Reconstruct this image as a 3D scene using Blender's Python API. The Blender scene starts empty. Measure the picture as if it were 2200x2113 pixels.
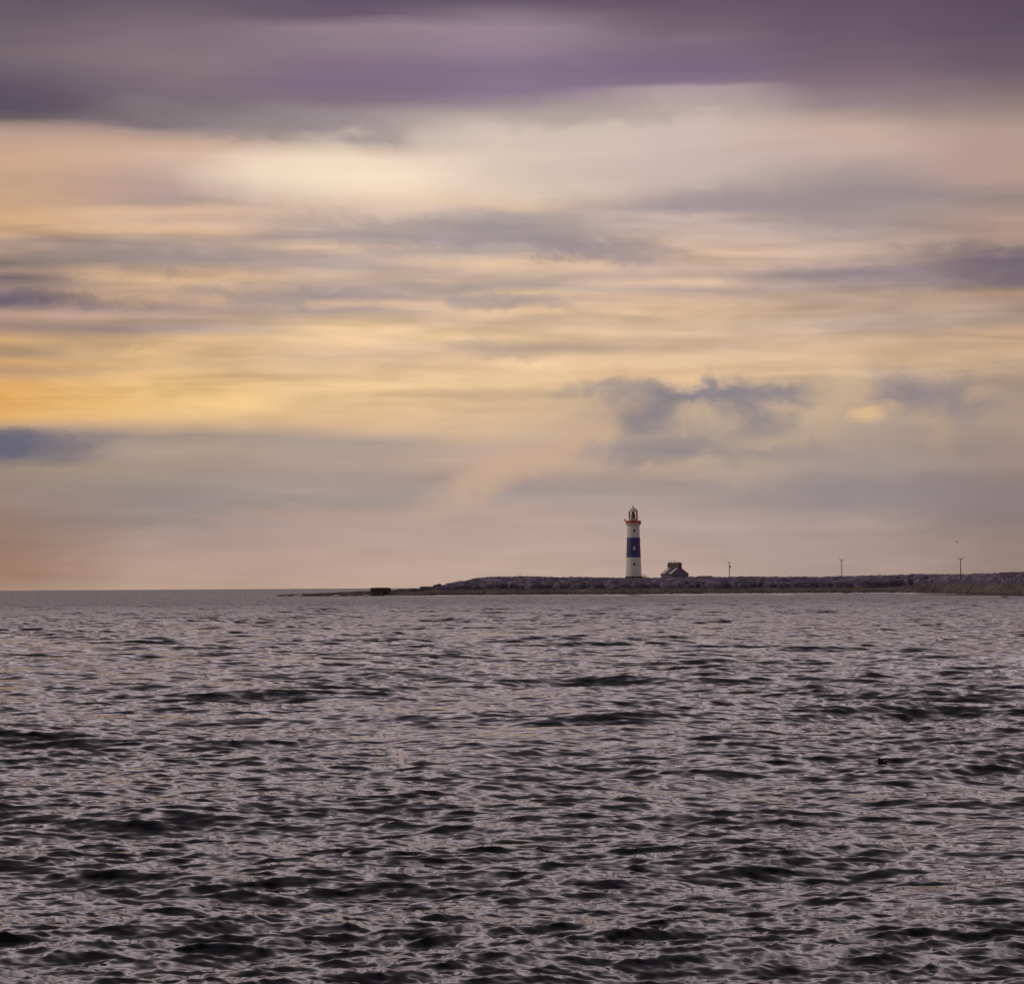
import bpy, bmesh, math, random
import numpy as np
from mathutils import Vector, Matrix

random.seed(7)
S = bpy.context.scene
COL = S.collection
F = 6384.0                     # focal length in photograph pixels
H = 3.8                        # eye height above the sea
PITCH = math.radians(1.829)
ROLL = math.radians(-0.35)

# ------------------------------------------------------------------ camera
cam_d = bpy.data.cameras.new("camera")
cam = bpy.data.objects.new("camera", cam_d)
COL.objects.link(cam)
cam_d.sensor_fit = 'HORIZONTAL'
cam_d.sensor_width = 36.0
cam_d.lens = 36.0 * F / 2200.0
cam_d.clip_start = 0.5
cam_d.clip_end = 60000
RC = Matrix.Rotation(math.pi/2 + PITCH, 3, 'X') @ Matrix.Rotation(ROLL, 3, 'Z')
cam.matrix_world = Matrix.Translation((0, 0, H)) @ RC.to_4x4()
S.camera = cam

def ray(px, py):
    return RC @ Vector(((px-1100)/F, -(py-1056.5)/F, -1.0))
def at(px, py, Y):
    d = ray(px, py)
    return Vector((0, 0, H)) + d*(Y/d.y)
def hor(px):
    return 1260.3 - 0.0061*(px-1100)

# ------------------------------------------------------------------ render / colour management
S.render.engine = 'CYCLES'
S.view_settings.view_transform = 'Standard'
S.view_settings.look = 'None'
S.view_settings.exposure = 0.0
S.view_settings.gamma = 1.0
S.cycles.max_bounces = 6
S.cycles.use_denoising = False
S.cycles.sample_clamp_indirect = 4.0

# ------------------------------------------------------------------ world: evening cloud deck over a clear sky
def lin(c):
    return tuple(((x/255)/12.92 if x/255 <= 0.04045 else ((x/255+0.055)/1.055)**2.4) for x in c)

SUN_AZ, SUN_EL = math.radians(-85), math.radians(16)
W = bpy.data.worlds.new("World")
S.world = W
W.use_nodes = True
nt = W.node_tree
nt.nodes.clear()
def N(t, **k):
    n = nt.nodes.new(t)
    for a, b in k.items(): setattr(n, a, b)
    return n
def L(a, b): nt.links.new(a, b)
def setin(s, v):
    if hasattr(v, 'is_linked') or isinstance(v, bpy.types.NodeSocket): L(v, s)
    else: s.default_value = v
def M(op, a, b=0.0, c=0.0, clamp=False):
    n = N('ShaderNodeMath', operation=op); n.use_clamp = clamp
    setin(n.inputs[0], a); setin(n.inputs[1], b); setin(n.inputs[2], c)
    return n.outputs[0]
def SM(x, a, b, lo=0.0, hi=1.0, kind='SMOOTHSTEP'):
    n = N('ShaderNodeMapRange', interpolation_type=kind)
    setin(n.inputs[0], x); setin(n.inputs[1], a); setin(n.inputs[2], b); setin(n.inputs[3], lo); setin(n.inputs[4], hi)
    return n.outputs[0]
def MIX(f, a, b, mode='MIX'):
    n = N('ShaderNodeMix', data_type='RGBA', blend_type=mode)
    setin(n.inputs[0], f); setin(n.inputs[6], a); setin(n.inputs[7], b)
    return n.outputs[2]
def XYZ(x, y, z=0.0):
    n = N('ShaderNodeCombineXYZ')
    setin(n.inputs[0], x); setin(n.inputs[1], y); setin(n.inputs[2], z)
    return n.outputs[0]
def NOISE(v, scale=1.0, detail=3.0, rough=0.5, dist=0.0, color=False):
    n = N('ShaderNodeTexNoise'); n.noise_dimensions = '3D'
    L(v, n.inputs['Vector']); n.inputs['Scale'].default_value = scale
    n.inputs['Detail'].default_value = detail; n.inputs['Roughness'].default_value = rough
    n.inputs['Distortion'].default_value = dist
    return n.outputs['Color' if color else 'Fac']
def RAMP(x, stops, interp='LINEAR'):
    n = N('ShaderNodeValToRGB'); cr = n.color_ramp; cr.interpolation = interp
    e = cr.elements
    e[0].position = stops[0][0]; e[0].color = (*stops[0][1], 1)
    e[1].position = stops[-1][0]; e[1].color = (*stops[-1][1], 1)
    for p, c in stops[1:-1]:
        q = e.new(p); q.color = (*c, 1)
    L(x, n.inputs[0])
    return n.outputs[0]

tc = N('ShaderNodeTexCoord')
sep = N('ShaderNodeSeparateXYZ'); L(tc.outputs['Generated'], sep.inputs[0])
dx, dy, dz = sep.outputs
AZ = M('ARCTAN2', dx, dy)
hl = M('SQRT', M('ADD', M('MULTIPLY', dx, dx), M('MULTIPLY', dy, dy)))
TE = M('DIVIDE', dz, M('MAXIMUM', hl, 1e-4))
EL = M('ARCTANGENT', TE)
# compass / elevation coordinates of the cloud field: 6384 units to the radian
U0 = M('ADD', M('MULTIPLY', M('MINIMUM', M('MAXIMUM', AZ, -0.6), 0.6), F), 1100.0)
V0 = M('SUBTRACT', M('SUBTRACT', 1260.3, M('MULTIPLY', TE, F)), M('MULTIPLY', M('SUBTRACT', U0, 1100.0), 0.0061))
pw = XYZ(M('MULTIPLY', U0, 1/330), M('MULTIPLY', V0, 1/115))
nw = NOISE(pw, 1.0, 4.0, 0.5, 0.3, True)
sw = N('ShaderNodeSeparateColor'); L(nw, sw.inputs[0])
U = M('ADD', U0, M('MULTIPLY', M('SUBTRACT', sw.outputs[0], 0.5), 300.0))
V = M('ADD', V0, M('MULTIPLY', M('SUBTRACT', sw.outputs[1], 0.5), M('ADD', 36.0, M('MULTIPLY', SM(V0, 250.0, 420.0), 0.0))))
COLS = {
 0: "0 98 85 92;60 108 95 100;120 118 105 106;160 108 96 102;200 92 80 92;245 88 76 90;262 105 90 97;277 165 140 128;300 190 160 142;350 205 170 140;390 195 162 135;440 200 165 130;480 212 172 130;510 200 165 130;525 165 140 125;545 180 150 128;570 135 118 115;590 165 140 125;605 118 102 106;625 150 128 118;640 120 104 110;653 105 92 108;680 175 145 125;705 155 130 120;735 200 160 110;765 160 132 110;780 205 160 105;800 175 140 110;830 215 165 95;870 228 172 92;900 222 172 100;915 195 160 120;930 135 120 120;950 108 104 118;975 105 102 115;990 140 125 118;1020 150 132 120;1060 152 132 122;1100 148 125 115;1160 148 122 108;1230 155 125 105;1270 165 138 120",
 370: "0 105 92 98;60 120 107 110;130 134 120 120;190 125 112 114;240 118 106 110;275 125 112 116;290 170 148 138;310 195 166 145;340 208 178 155;380 190 163 148;410 185 158 148;435 180 156 148;455 212 180 152;480 205 175 152;500 220 185 148;515 195 168 150;535 172 152 145;560 165 148 143;580 200 168 140;600 220 185 145;620 200 170 142;640 205 172 140;660 175 150 140;685 190 160 140;710 160 142 138;730 215 178 130;760 225 188 135;790 215 180 130;820 235 193 130;870 240 198 130;900 228 190 135;920 200 170 138;940 155 140 130;970 172 152 135;1000 165 146 134;1040 152 140 132;1080 150 138 135;1120 155 140 136;1140 168 147 138;1200 180 154 140;1270 185 160 142",
 740: "0 98 84 100;30 105 90 102;55 145 128 132;90 140 125 130;130 130 112 125;180 125 107 125;215 130 116 122;240 150 138 140;270 165 152 150;300 160 148 146;320 200 178 160;340 240 215 190;380 250 227 200;410 240 215 188;440 222 196 172;470 208 184 166;495 200 178 162;510 172 154 152;530 215 188 162;550 185 165 155;575 178 160 152;595 205 178 155;620 180 160 150;640 165 148 145;655 205 175 150;670 160 145 142;690 210 180 145;710 235 200 150;740 225 190 145;765 200 170 140;790 225 190 145;840 240 203 145;880 238 200 145;910 228 190 145;930 190 165 145;950 165 150 142;990 175 155 142;1040 165 150 142;1080 163 150 145;1100 172 152 142;1150 180 156 146;1210 188 162 148;1270 190 165 148",
 1100: "0 100 86 100;25 130 115 122;60 152 136 142;100 145 128 138;140 130 114 132;190 135 118 136;215 148 134 142;235 185 170 162;260 205 188 175;290 215 198 182;350 215 196 180;410 218 198 178;440 215 190 165;460 180 165 160;490 175 162 160;515 170 156 156;540 180 163 156;560 215 185 155;590 195 172 152;612 178 160 150;630 215 185 150;645 190 165 150;665 220 188 150;690 205 178 152;720 235 203 155;745 190 165 148;765 225 192 150;830 240 205 155;850 225 192 150;875 232 197 150;920 215 185 148;960 190 166 148;1000 190 164 145;1030 170 152 145;1060 165 152 148;1090 178 156 146;1150 182 160 150;1210 190 166 152;1270 188 165 150",
 1470: "0 102 86 98;60 118 100 110;75 126 110 119;100 122 105 119;150 122 104 124;175 130 114 128;188 170 154 152;215 185 168 160;240 200 182 170;300 205 186 176;370 200 182 172;400 195 176 168;425 180 162 158;445 165 150 152;460 195 174 162;480 190 170 160;500 195 172 158;525 205 180 160;545 215 186 158;570 205 178 158;590 195 170 155;605 215 184 155;622 175 157 148;640 200 172 148;670 215 184 148;700 205 178 148;740 200 172 145;770 215 185 145;800 228 192 145;830 205 175 142;850 185 163 142;880 195 168 142;900 182 160 142;940 185 163 142;960 170 152 142;975 150 140 142;990 185 162 142;1010 178 156 142;1040 165 150 145;1080 168 152 148;1100 175 156 148;1180 182 160 150;1270 188 166 152",
 1830: "0 98 82 94;60 104 88 100;130 115 98 108;180 130 112 116;230 148 132 132;255 175 152 144;280 198 172 158;330 200 174 162;370 175 156 152;400 160 144 144;430 155 140 142;460 170 152 148;490 165 148 146;520 190 166 152;550 195 170 152;575 180 158 148;592 145 130 134;612 170 150 142;640 190 164 145;670 195 168 145;700 170 152 142;730 205 174 145;770 215 182 145;800 210 180 142;825 185 160 142;850 182 158 142;885 205 175 140;920 175 155 140;960 165 148 140;1000 160 146 142;1040 150 140 142;1080 152 140 142;1110 168 150 144;1180 172 152 144;1270 170 150 142",
 2200: "0 88 72 86;80 95 80 92;150 105 90 98;200 125 108 108;250 150 130 125;290 178 152 140;350 180 152 140;390 182 152 138;430 150 132 128;470 172 145 130;520 172 146 132;545 150 130 126;570 112 98 110;590 130 114 116;615 125 110 112;635 190 155 130;665 165 140 126;690 150 130 122;720 195 160 128;770 185 155 125;820 160 138 122;870 165 140 120;940 160 136 120;1000 150 130 122;1060 140 124 125;1100 138 122 122;1160 150 130 122;1270 148 128 120",
}
TU = M('DIVIDE', V, 640.0, clamp=True)
TL = M('DIVIDE', M('SUBTRACT', V, 640.0), 640.0, clamp=True)
stepv = M('GREATER_THAN', V, 640.0)
sky = None; prev = None
for x0, txt in COLS.items():
    st = [tuple(map(float, p.split())) for p in txt.split(';')]
    vs = np.array([s[0] for s in st]); cs = np.array([lin(s[1:]) for s in st])
    mid = tuple(np.interp(640, vs, cs[:, k]) for k in range(3))
    up = [(v/640, tuple(c)) for v, c in zip(vs, cs) if v < 639] + [(1.0, mid)]
    lo = [(0.0, mid)] + [((v-640)/640, tuple(c)) for v, c in zip(vs, cs) if v > 641]
    c = MIX(stepv, RAMP(TU, up), RAMP(TL, lo))
    sky = c if sky is None else MIX(SM(U, float(prev), float(x0)), sky, c)
    prev = x0
# finer streaks drawn out along the wind
ps = XYZ(M('MULTIPLY', U0, 1/430), M('MULTIPLY', V0, 1/42), 3.7)
ns = NOISE(ps, 1.0, 2.5, 0.5, 0.4)
ka = M('MULTIPLY', SM(V0, 380.0, 520.0), SM(V0, 830.0, 930.0, 1.0, 0.25))
kf = M('ADD', 1.0, M('MULTIPLY', M('SUBTRACT', ns, 0.5), M('ADD', 0.12, M('MULTIPLY', ka, 0.74))))
nm_ = NOISE(XYZ(M('MULTIPLY', U0, 1/210), M('MULTIPLY', V0, 1/46), 6.2), 1.0, 4.0, 0.5, 0.5)
kf = M('ADD', kf, M('MULTIPLY', M('SUBTRACT', nm_, 0.5), M('ADD', 0.08, M('MULTIPLY', ka, 0.42))))
# thick high bank is plum, the clear low strip a paler gold away from the sun
sky = MIX(1.0, sky, (1.055, 1.025, 1.035, 1), 'MULTIPLY')
sky = MIX(SM(V0, 190.0, 270.0, 1.0, 0.0), sky, (1.0, 0.955, 1.045, 1), 'MULTIPLY')
sky = MIX(M('MULTIPLY', M('MULTIPLY', SM(V0, 600.0, 720.0), SM(V0, 900.0, 1000.0, 1.0, 0.0)), SM(U0, 200.0, 700.0, 0.03, 0.26)), sky, (*lin((214, 186, 158)), 1))
kv = N('ShaderNodeVectorMath', operation='SCALE'); L(sky, kv.inputs[0]); L(kf, kv.inputs[3])
sky = kv.outputs[0]
# single clouds: centre, half size, tilt, colour, weight
nb = NOISE(XYZ(M('MULTIPLY', U0, 1/120), M('MULTIPLY', V0, 1/80), 9.1), 1.0, 6.0, 0.58, 0.5, True)
nbv = N('ShaderNodeVectorMath', operation='MULTIPLY_ADD'); L(nb, nbv.inputs[0])
nbv.inputs[1].default_value = (170, 120, 0)
L(XYZ(M('SUBTRACT', U0, 85.0), M('SUBTRACT', V0, 60.0)), nbv.inputs[2])
PB = nbv.outputs[0]
BL = [(1690, 930, 620, 95, 2, (176, 155, 142), .45), (1480, 905, 200, 60, 0, (158, 144, 140), .28), (1765, 885, 60, 60, 20, (208, 180, 148), .5), (2040, 900, 260, 90, 0, (164, 144, 134), .45),
      (1390, 882, 75, 58, 8, (126, 122, 133), .75), (1480, 848, 125, 22, -9, (126, 123, 136), .8),
      (1580, 868, 66, 58, 35, (128, 124, 135), .74), (1670, 838, 120, 22, 4, (130, 126, 137), .75),
      (1990, 852, 120, 46, 18, (130, 123, 134), .75), (1795, 842, 70, 26, 0, (214, 184, 148), .55), (1300, 834, 90, 20, 0, (140, 134, 138), .55),
      (1440, 968, 170, 26, -2, (136, 130, 136), .6), (1665, 905, 80, 22, -25, (145, 136, 138), .4),
      (1700, 985, 190, 26, 3, (150, 138, 138), .4), (2080, 960, 150, 40, 5, (148, 132, 130), .4),
      (1880, 888, 46, 26, -15, (232, 194, 146), .7), (1520, 893, 60, 24, 8, (208, 180, 146), .5), (1330, 800, 130, 22, 0, (222, 186, 146), .4), (2010, 920, 70, 46, 60, (190, 162, 136), .45), (1640, 955, 120, 18, -4, (196, 168, 142), .4),
      (10, 960, 190, 34, 0, (98, 98, 118), .8), (125, 955, 60, 30, -50, (150, 133, 124), .22),
      (1075, 1012, 170, 40, -24, (204, 172, 148), .8), (1590, 1012, 210, 24, 0, (188, 164, 146), .45), (1260, 940, 130, 36, -32, (204, 172, 146), .65),
      (620, 1112, 260, 18, -5, (182, 154, 142), .45), (190, 1012, 170, 12, -2, (172, 148, 128), .5),
      (730, 368, 300, 70, 0, (252, 230, 205), .45), (2100, 1085, 300, 52, 2, (136, 124, 128), .4),
      (1770, 1062, 320, 50, 0, (154, 141, 140), .3), (60, 652, 280, 12, 1, (100, 88, 104), .4), (1300, 238, 320, 30, -2, (162, 148, 146), .5), (540, 262, 300, 26, 2, (142, 128, 132), .45),
      (2130, 575, 190, 36, 6, (108, 94, 106), .55), (1850, 597, 260, 22, 2, (140, 125, 130), .5),
      (1290, 533, 190, 24, 5, (146, 134, 142), .7), (1600, 440, 240, 28, 2, (158, 145, 150), .5), (960, 500, 330, 28, 1, (160, 146, 148), .6),
      (300, 560, 300, 26, 3, (148, 133, 132), .55), (620, 640, 260, 18, 0, (156, 142, 142), .55), (1060, 640, 200, 18, 6, (158, 144, 145), .55),
      (230, 740, 180, 26, 0, (166, 140, 120), .4), (1080, 750, 110, 18, 4, (182, 158, 142), .5), (1780, 420, 200, 60, 0, (156, 142, 144), .4)]
for (bx, by, ba, bb, bt, bc, bw) in BL:
    mp = N('ShaderNodeMapping', vector_type='TEXTURE'); L(PB, mp.inputs[0])
    mp.inputs['Location'].default_value = (bx, by, 0)
    mp.inputs['Rotation'].default_value = (0, 0, math.radians(bt))
    mp.inputs['Scale'].default_value = (ba*1.25, bb*1.25, 1)
    ln = N('ShaderNodeVectorMath', operation='LENGTH'); L(mp.outputs[0], ln.inputs[0])
    sky = MIX(SM(ln.outputs['Value'], 0.15, 1.25, bw, 0.0), sky, (*lin(bc), 1))
# the rest of the sky dome: to the sides and behind, then overhead
pc = N('ShaderNodeVectorMath', operation='SCALE'); L(tc.outputs['Generated'], pc.inputs[0])
L(M('DIVIDE', 1.0, M('MAXIMUM', dz, 0.09)), pc.inputs[3])
nc = NOISE(pc.outputs[0], 0.9, 5.0, 0.55, 0.6)
side = RAMP(M('DIVIDE', EL, 1.5708, clamp=True), [(0.0, lin((160, 142, 136))), (0.05, lin((164, 146, 138))), (0.12, lin((140, 127, 130))), (0.5, lin((140, 128, 134))), (1.0, lin((110, 102, 110)))])
sky = MIX(SM(M('ABSOLUTE', AZ), 0.24, 0.5), sky, side)
high = RAMP(M('DIVIDE', EL, 1.5708, clamp=True), [(0.0, lin((120, 105, 112))), (0.125, lin((140, 124, 128))), (0.165, lin((234, 213, 216))), (0.23, lin((226, 206, 210))), (0.33, lin((174, 158, 164))), (0.50, lin((124, 114, 121))), (1.0, lin((86, 80, 88)))])
hk = N('ShaderNodeVectorMath', operation='SCALE'); L(high, hk.inputs[0]); L(M('MULTIPLY', M('ADD', 0.62, M('MULTIPLY', nc, 0.76)), SM(M('ABSOLUTE', AZ), 0.5, 1.5, 1.55, 0.45)), hk.inputs[3])
sky = MIX(SM(EL, math.radians(11.3), math.radians(15)), sky, hk.outputs[0])
bgc = N('ShaderNodeBackground'); L(sky, bgc.inputs[0]); bgc.inputs[1].default_value = 1.0
st = N('ShaderNodeTexSky', sky_type='NISHITA')
st.sun_disc = False; st.sun_elevation = SUN_EL; st.sun_rotation = SUN_AZ
bgs = N('ShaderNodeBackground'); L(st.outputs[0], bgs.inputs[0]); bgs.inputs[1].default_value = 0.06
mxs = N('ShaderNodeMixShader'); mxs.inputs[0].default_value = 0.94
L(bgs.outputs[0], mxs.inputs[1]); L(bgc.outputs[0], mxs.inputs[2])
wo = N('ShaderNodeOutputWorld'); L(mxs.outputs[0], wo.inputs[0])
W.cycles.sampling_method = 'MANUAL'; W.cycles.sample_map_resolution = 1024

sd = bpy.data.lights.new("sun", 'SUN')
sd.energy = 0.5; sd.angle = math.radians(20); sd.color = (1.0, 0.86, 0.72)
sun = bpy.data.objects.new("sun", sd); COL.objects.link(sun)
sdir = Vector((math.sin(SUN_AZ)*math.cos(SUN_EL), math.cos(SUN_AZ)*math.cos(SUN_EL), math.sin(SUN_EL)))
sun.rotation_euler = sdir.to_track_quat('Z', 'Y').to_euler()
sun.location = (-60, 900, 400)

# ------------------------------------------------------------------ helpers
def tag(o, label=None, cat=None, group=None, kind=None):
    if label: o['label'] = label
    if cat: o['category'] = cat
    if group: o['group'] = group
    if kind: o['kind'] = kind
    return o
def empty(name, loc, rz=0.0):
    o = bpy.data.objects.new(name, None); COL.objects.link(o)
    o.location = loc; o.rotation_euler = (0, 0, rz); o.empty_display_size = 1
    return o
def obj(name, bm, mat, parent=None, smooth=None):
    me = bpy.data.meshes.new(name)
    bmesh.ops.recalc_face_normals(bm, faces=bm.faces)
    bm.to_mesh(me); bm.free()
    if smooth is not None:
        me.polygons.foreach_set('use_smooth', [True]*len(me.polygons))
        me.set_sharp_from_angle(angle=math.radians(smooth))
    o = bpy.data.objects.new(name, me); COL.objects.link(o)
    me.materials.append(mat)
    if parent: o.parent = parent
    return o
def np_mesh(name, co, quads, mat, smooth=True):
    me = bpy.data.meshes.new(name)
    me.vertices.add(len(co)); me.vertices.foreach_set('co', co.astype(np.float32).ravel())
    n = len(quads)
    me.loops.add(n*4); me.loops.foreach_set('vertex_index', quads.astype(np.int32).ravel())
    me.polygons.add(n); me.polygons.foreach_set('loop_start', np.arange(0, n*4, 4, dtype=np.int32))
    me.polygons.foreach_set('use_smooth', np.full(n, smooth))
    me.update(calc_edges=True)
    o = bpy.data.objects.new(name, me); COL.objects.link(o)
    me.materials.append(mat)
    return o
def grid_quads(r, c):
    i = np.arange(r*c).reshape(r, c)
    return np.stack([i[:-1, :-1], i[:-1, 1:], i[1:, 1:], i[1:, :-1]], -1).reshape(-1, 4)
def box(bm, c, s, rot=None, bevel=0.0):
    r = bmesh.ops.create_cube(bm, size=1.0)
    vs = r['verts']
    bmesh.ops.scale(bm, vec=s, verts=vs)
    if bevel:
        ed = list({e for v in vs for e in v.link_edges})
        b = bmesh.ops.bevel(bm, geom=ed, offset=bevel, segments=2, affect='EDGES', profile=0.5)
        vs = list({v for f in b['faces'] for v in f.verts} | {v for v in vs if v.is_valid})
    if rot is not None: bmesh.ops.rotate(bm, cent=(0, 0, 0), matrix=rot, verts=vs)
    bmesh.ops.translate(bm, vec=c, verts=vs)
    return vs
def lathe(bm, prof, n=48, c=(0, 0, 0), cap0=False, cap1=False):
    rings = []
    for r, z in prof:
        rings.append([bm.verts.new((c[0]+r*math.cos(2*math.pi*i/n), c[1]+r*math.sin(2*math.pi*i/n), c[2]+z)) for i in range(n)])
    for a, b in zip(rings[:-1], rings[1:]):
        for i in range(n):
            j = (i+1) % n
            bm.faces.new((a[i], a[j], b[j], b[i]))
    if cap0: bm.faces.new(rings[0][::-1])
    if cap1: bm.faces.new(rings[-1])
def tube(bm, pts, r, n=8):
    pts = [Vector(p) for p in pts]; rings = []
    for i, p in enumerate(pts):
        d = (pts[min(i+1, len(pts)-1)] - pts[max(i-1, 0)]).normalized()
        a = d.orthogonal().normalized(); b = d.cross(a)
        if i and rings:
            pa = rings_a; a = (pa - d*pa.dot(d)).normalized(); b = d.cross(a)
        rings_a = a
        rr = r[i] if isinstance(r, (list, tuple)) else r
        rings.append([bm.verts.new(p + (a*math.cos(2*math.pi*k/n) + b*math.sin(2*math.pi*k/n))*rr) for k in range(n)])
    for a, b in zip(rings[:-1], rings[1:]):
        for k in range(n):
            j = (k+1) % n
            bm.faces.new((a[k], a[j], b[j], b[k]))
    bm.faces.new(rings[0][::-1]); bm.faces.new(rings[-1])

def hashn(ix, iy, seed):
    h = (ix.astype(np.int64)*374761393 + iy.astype(np.int64)*668265263 + seed*1442695041) & 0xFFFFFFFF
    h = ((h ^ (h >> 13))*1274126177) & 0xFFFFFFFF
    h = ((h ^ (h >> 16))*2246822519) & 0xFFFFFFFF
    return ((h ^ (h >> 15)) & 0xFFFFFF)/float(0xFFFFFF)
def vnoise(x, y, seed=0):
    ix, iy = np.floor(x), np.floor(y); fx, fy = x-ix, y-iy
    fx = fx*fx*(3-2*fx); fy = fy*fy*(3-2*fy)
    a, b = hashn(ix, iy, seed), hashn(ix+1, iy, seed)
    c, d = hashn(ix, iy+1, seed), hashn(ix+1, iy+1, seed)
    return (a*(1-fx)+b*fx)*(1-fy)+(c*(1-fx)+d*fx)*fy - 0.5
def fbm(x, y, seed=0, oct=4):
    s, a = 0, 1.0
    for o in range(oct):
        s = s + a*vnoise(x*2**o, y*2**o, seed+o*17); a *= 0.5
    return s
def blocks(x, y, seed=0, tilt=0.35):
    """broken rock: each cell of a jittered grid is a slab with its own height and tilt"""
    ix, iy = np.floor(x), np.floor(y)
    best = np.full(x.shape, 9.0); sec = np.full(x.shape, 9.0); val = np.zeros(x.shape)
    for i in (-1, 0, 1):
        for j in (-1, 0, 1):
            cx, cy = ix+i, iy+j
            px = cx+0.15+0.7*hashn(cx, cy, seed); py = cy+0.15+0.7*hashn(cx, cy, seed+5)
            d = np.hypot(x-px, y-py)
            v = hashn(cx, cy, seed+9)-0.5 + tilt*((x-px)*(hashn(cx, cy, seed+2)-0.5)*2 + (y-py)*(hashn(cx, cy, seed+3)-0.5)*2)
            m = d < best
            sec = np.where(m, best, np.minimum(sec, d)); val = np.where(m, v, val); best = np.where(m, d, best)
    return val - 0.35*np.clip(1-(sec-best)/0.18, 0, 1)

# ------------------------------------------------------------------ materials
class MatB:
    def __init__(s, name):
        s.m = bpy.data.materials.new(name); s.m.use_nodes = True
        s.t = s.m.node_tree; s.b = s.t.nodes['Principled BSDF']
    def n(s, t, **k):
        n = s.t.nodes.new(t)
        for a, b in k.items(): setattr(n, a, b)
        return n
    def l(s, a, b): s.t.links.new(a, b)
def paint(name, c, rough=0.6, var=0.12, scale=1.2, c2=None, stretch=(1, 1, 1), metallic=0.0, detail=6, lo=0.35, hi=0.68):
    k = MatB(name)
    tcn = k.n('ShaderNodeTexCoord'); mp = k.n('ShaderNodeMapping'); k.l(tcn.outputs['Object'], mp.inputs[0])
    mp.inputs['Scale'].default_value = stretch
    nz = k.n('ShaderNodeTexNoise'); k.l(mp.outputs[0], nz.inputs['Vector'])
    nz.inputs['Scale'].default_value = scale; nz.inputs['Detail'].default_value = detail; nz.inputs['Roughness'].default_value = 0.6
    cr = k.n('ShaderNodeValToRGB'); k.l(nz.outputs['Fac'], cr.inputs[0])
    cr.color_ramp.elements[0].position = lo; cr.color_ramp.elements[1].position = hi
    c2 = c2 or tuple(x*(1-var*2) for x in c)
    cr.color_ramp.elements[0].color = (*c2, 1); cr.color_ramp.elements[1].color = (*c, 1)
    k.l(cr.outputs[0], k.b.inputs['Base Color'])
    k.b.inputs['Roughness'].default_value = rough; k.b.inputs['Metallic'].default_value = metallic
    return k.m
M_WHITE = paint("white_masonry_paint", (0.80, 0.79, 0.76), 0.6, c2=(0.72, 0.70, 0.66), scale=0.8, stretch=(1, 1, 0.22))
M_BLUE = paint("navy_masonry_paint", (0.076, 0.072, 0.225), 0.6, c2=(0.056, 0.053, 0.165), scale=0.8, stretch=(1, 1, 0.25))
M_RED = paint("red_gloss_paint", (0.70, 0.045, 0.075), 0.4, var=0.12)
M_PINK = paint("white_paint_red_reflection", (0.62, 0.40, 0.42), 0.55, var=0.08)  # white pedestal with the railing's red reflection put into its colour
M_PLINTH = paint("dark_plinth_paint", (0.075, 0.065, 0.085), 0.8, var=0.15)
M_LEAD = paint("weathered_dome_paint", (0.86, 0.80, 0.80), 0.5, var=0.10, c2=(0.72, 0.64, 0.70))
M_BRASS = paint("lantern_bar_paint", (0.42, 0.37, 0.24), 0.5, var=0.1)
M_DARK = paint("dark_metal", (0.035, 0.034, 0.045), 0.55, var=0.15)
M_RUST = paint("ochre_finial", (0.35, 0.20, 0.05), 0.5, var=0.1)
M_PANE = paint("dark_window_pane", (0.015, 0.016, 0.022), 0.12, var=0.05)
M_STONE = paint("grey_house_render", (0.270, 0.225, 0.275), 0.9, scale=1.6, c2=(0.150, 0.125, 0.165))
M_CHIM = paint("chimney_stone", (0.150, 0.115, 0.135), 0.9, scale=2.5, c2=(0.085, 0.066, 0.082))
M_SLATE = paint("dark_roof_slate", (0.110, 0.090, 0.125), 0.75, scale=2.0, var=0.2)
M_SHEET = paint("pale_roof_panel", (0.74, 0.71, 0.68), 0.5, scale=0.7, var=0.08)
M_POT = paint("clay_chimney_pot", (0.20, 0.10, 0.05), 0.85, var=0.15)
M_WOOD = paint("creosoted_timber", (0.055, 0.035, 0.040), 0.85, scale=3, var=0.2, stretch=(1, 1, 0.2))
M_ARM = paint("galvanised_arm", (0.16, 0.14, 0.09), 0.6, var=0.15)
M_INSUL = paint("dark_insulator", (0.07, 0.05, 0.08), 0.4, var=0.1)
M_BIRD = paint("dark_plumage", (0.030, 0.026, 0.032), 0.9, scale=9, var=0.2)
M_FOAM = paint("sea_foam", (0.88, 0.86, 0.86), 0.9, scale=2.5, var=0.12)
# lens glass, lantern glazing
k = MatB("lantern_glazing"); tr = k.n('ShaderNodeBsdfTransparent'); gl = k.n('ShaderNodeBsdfGlossy'); gl.inputs['Roughness'].default_value = 0.05
mx = k.n('ShaderNodeMixShader'); fr = k.n('ShaderNodeFresnel'); fr.inputs[0].default_value = 1.5
k.l(fr.outputs[0], mx.inputs[0]); k.l(tr.outputs[0], mx.inputs[1]); k.l(gl.outputs[0], mx.inputs[2])
k.l(mx.outputs[0], k.t.nodes['Material Output'].inputs[0]); M_GLASS = k.m
M_LENS = paint("red_lens_glass", (0.24, 0.030, 0.045), 0.15, scale=3, var=0.2)

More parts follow.
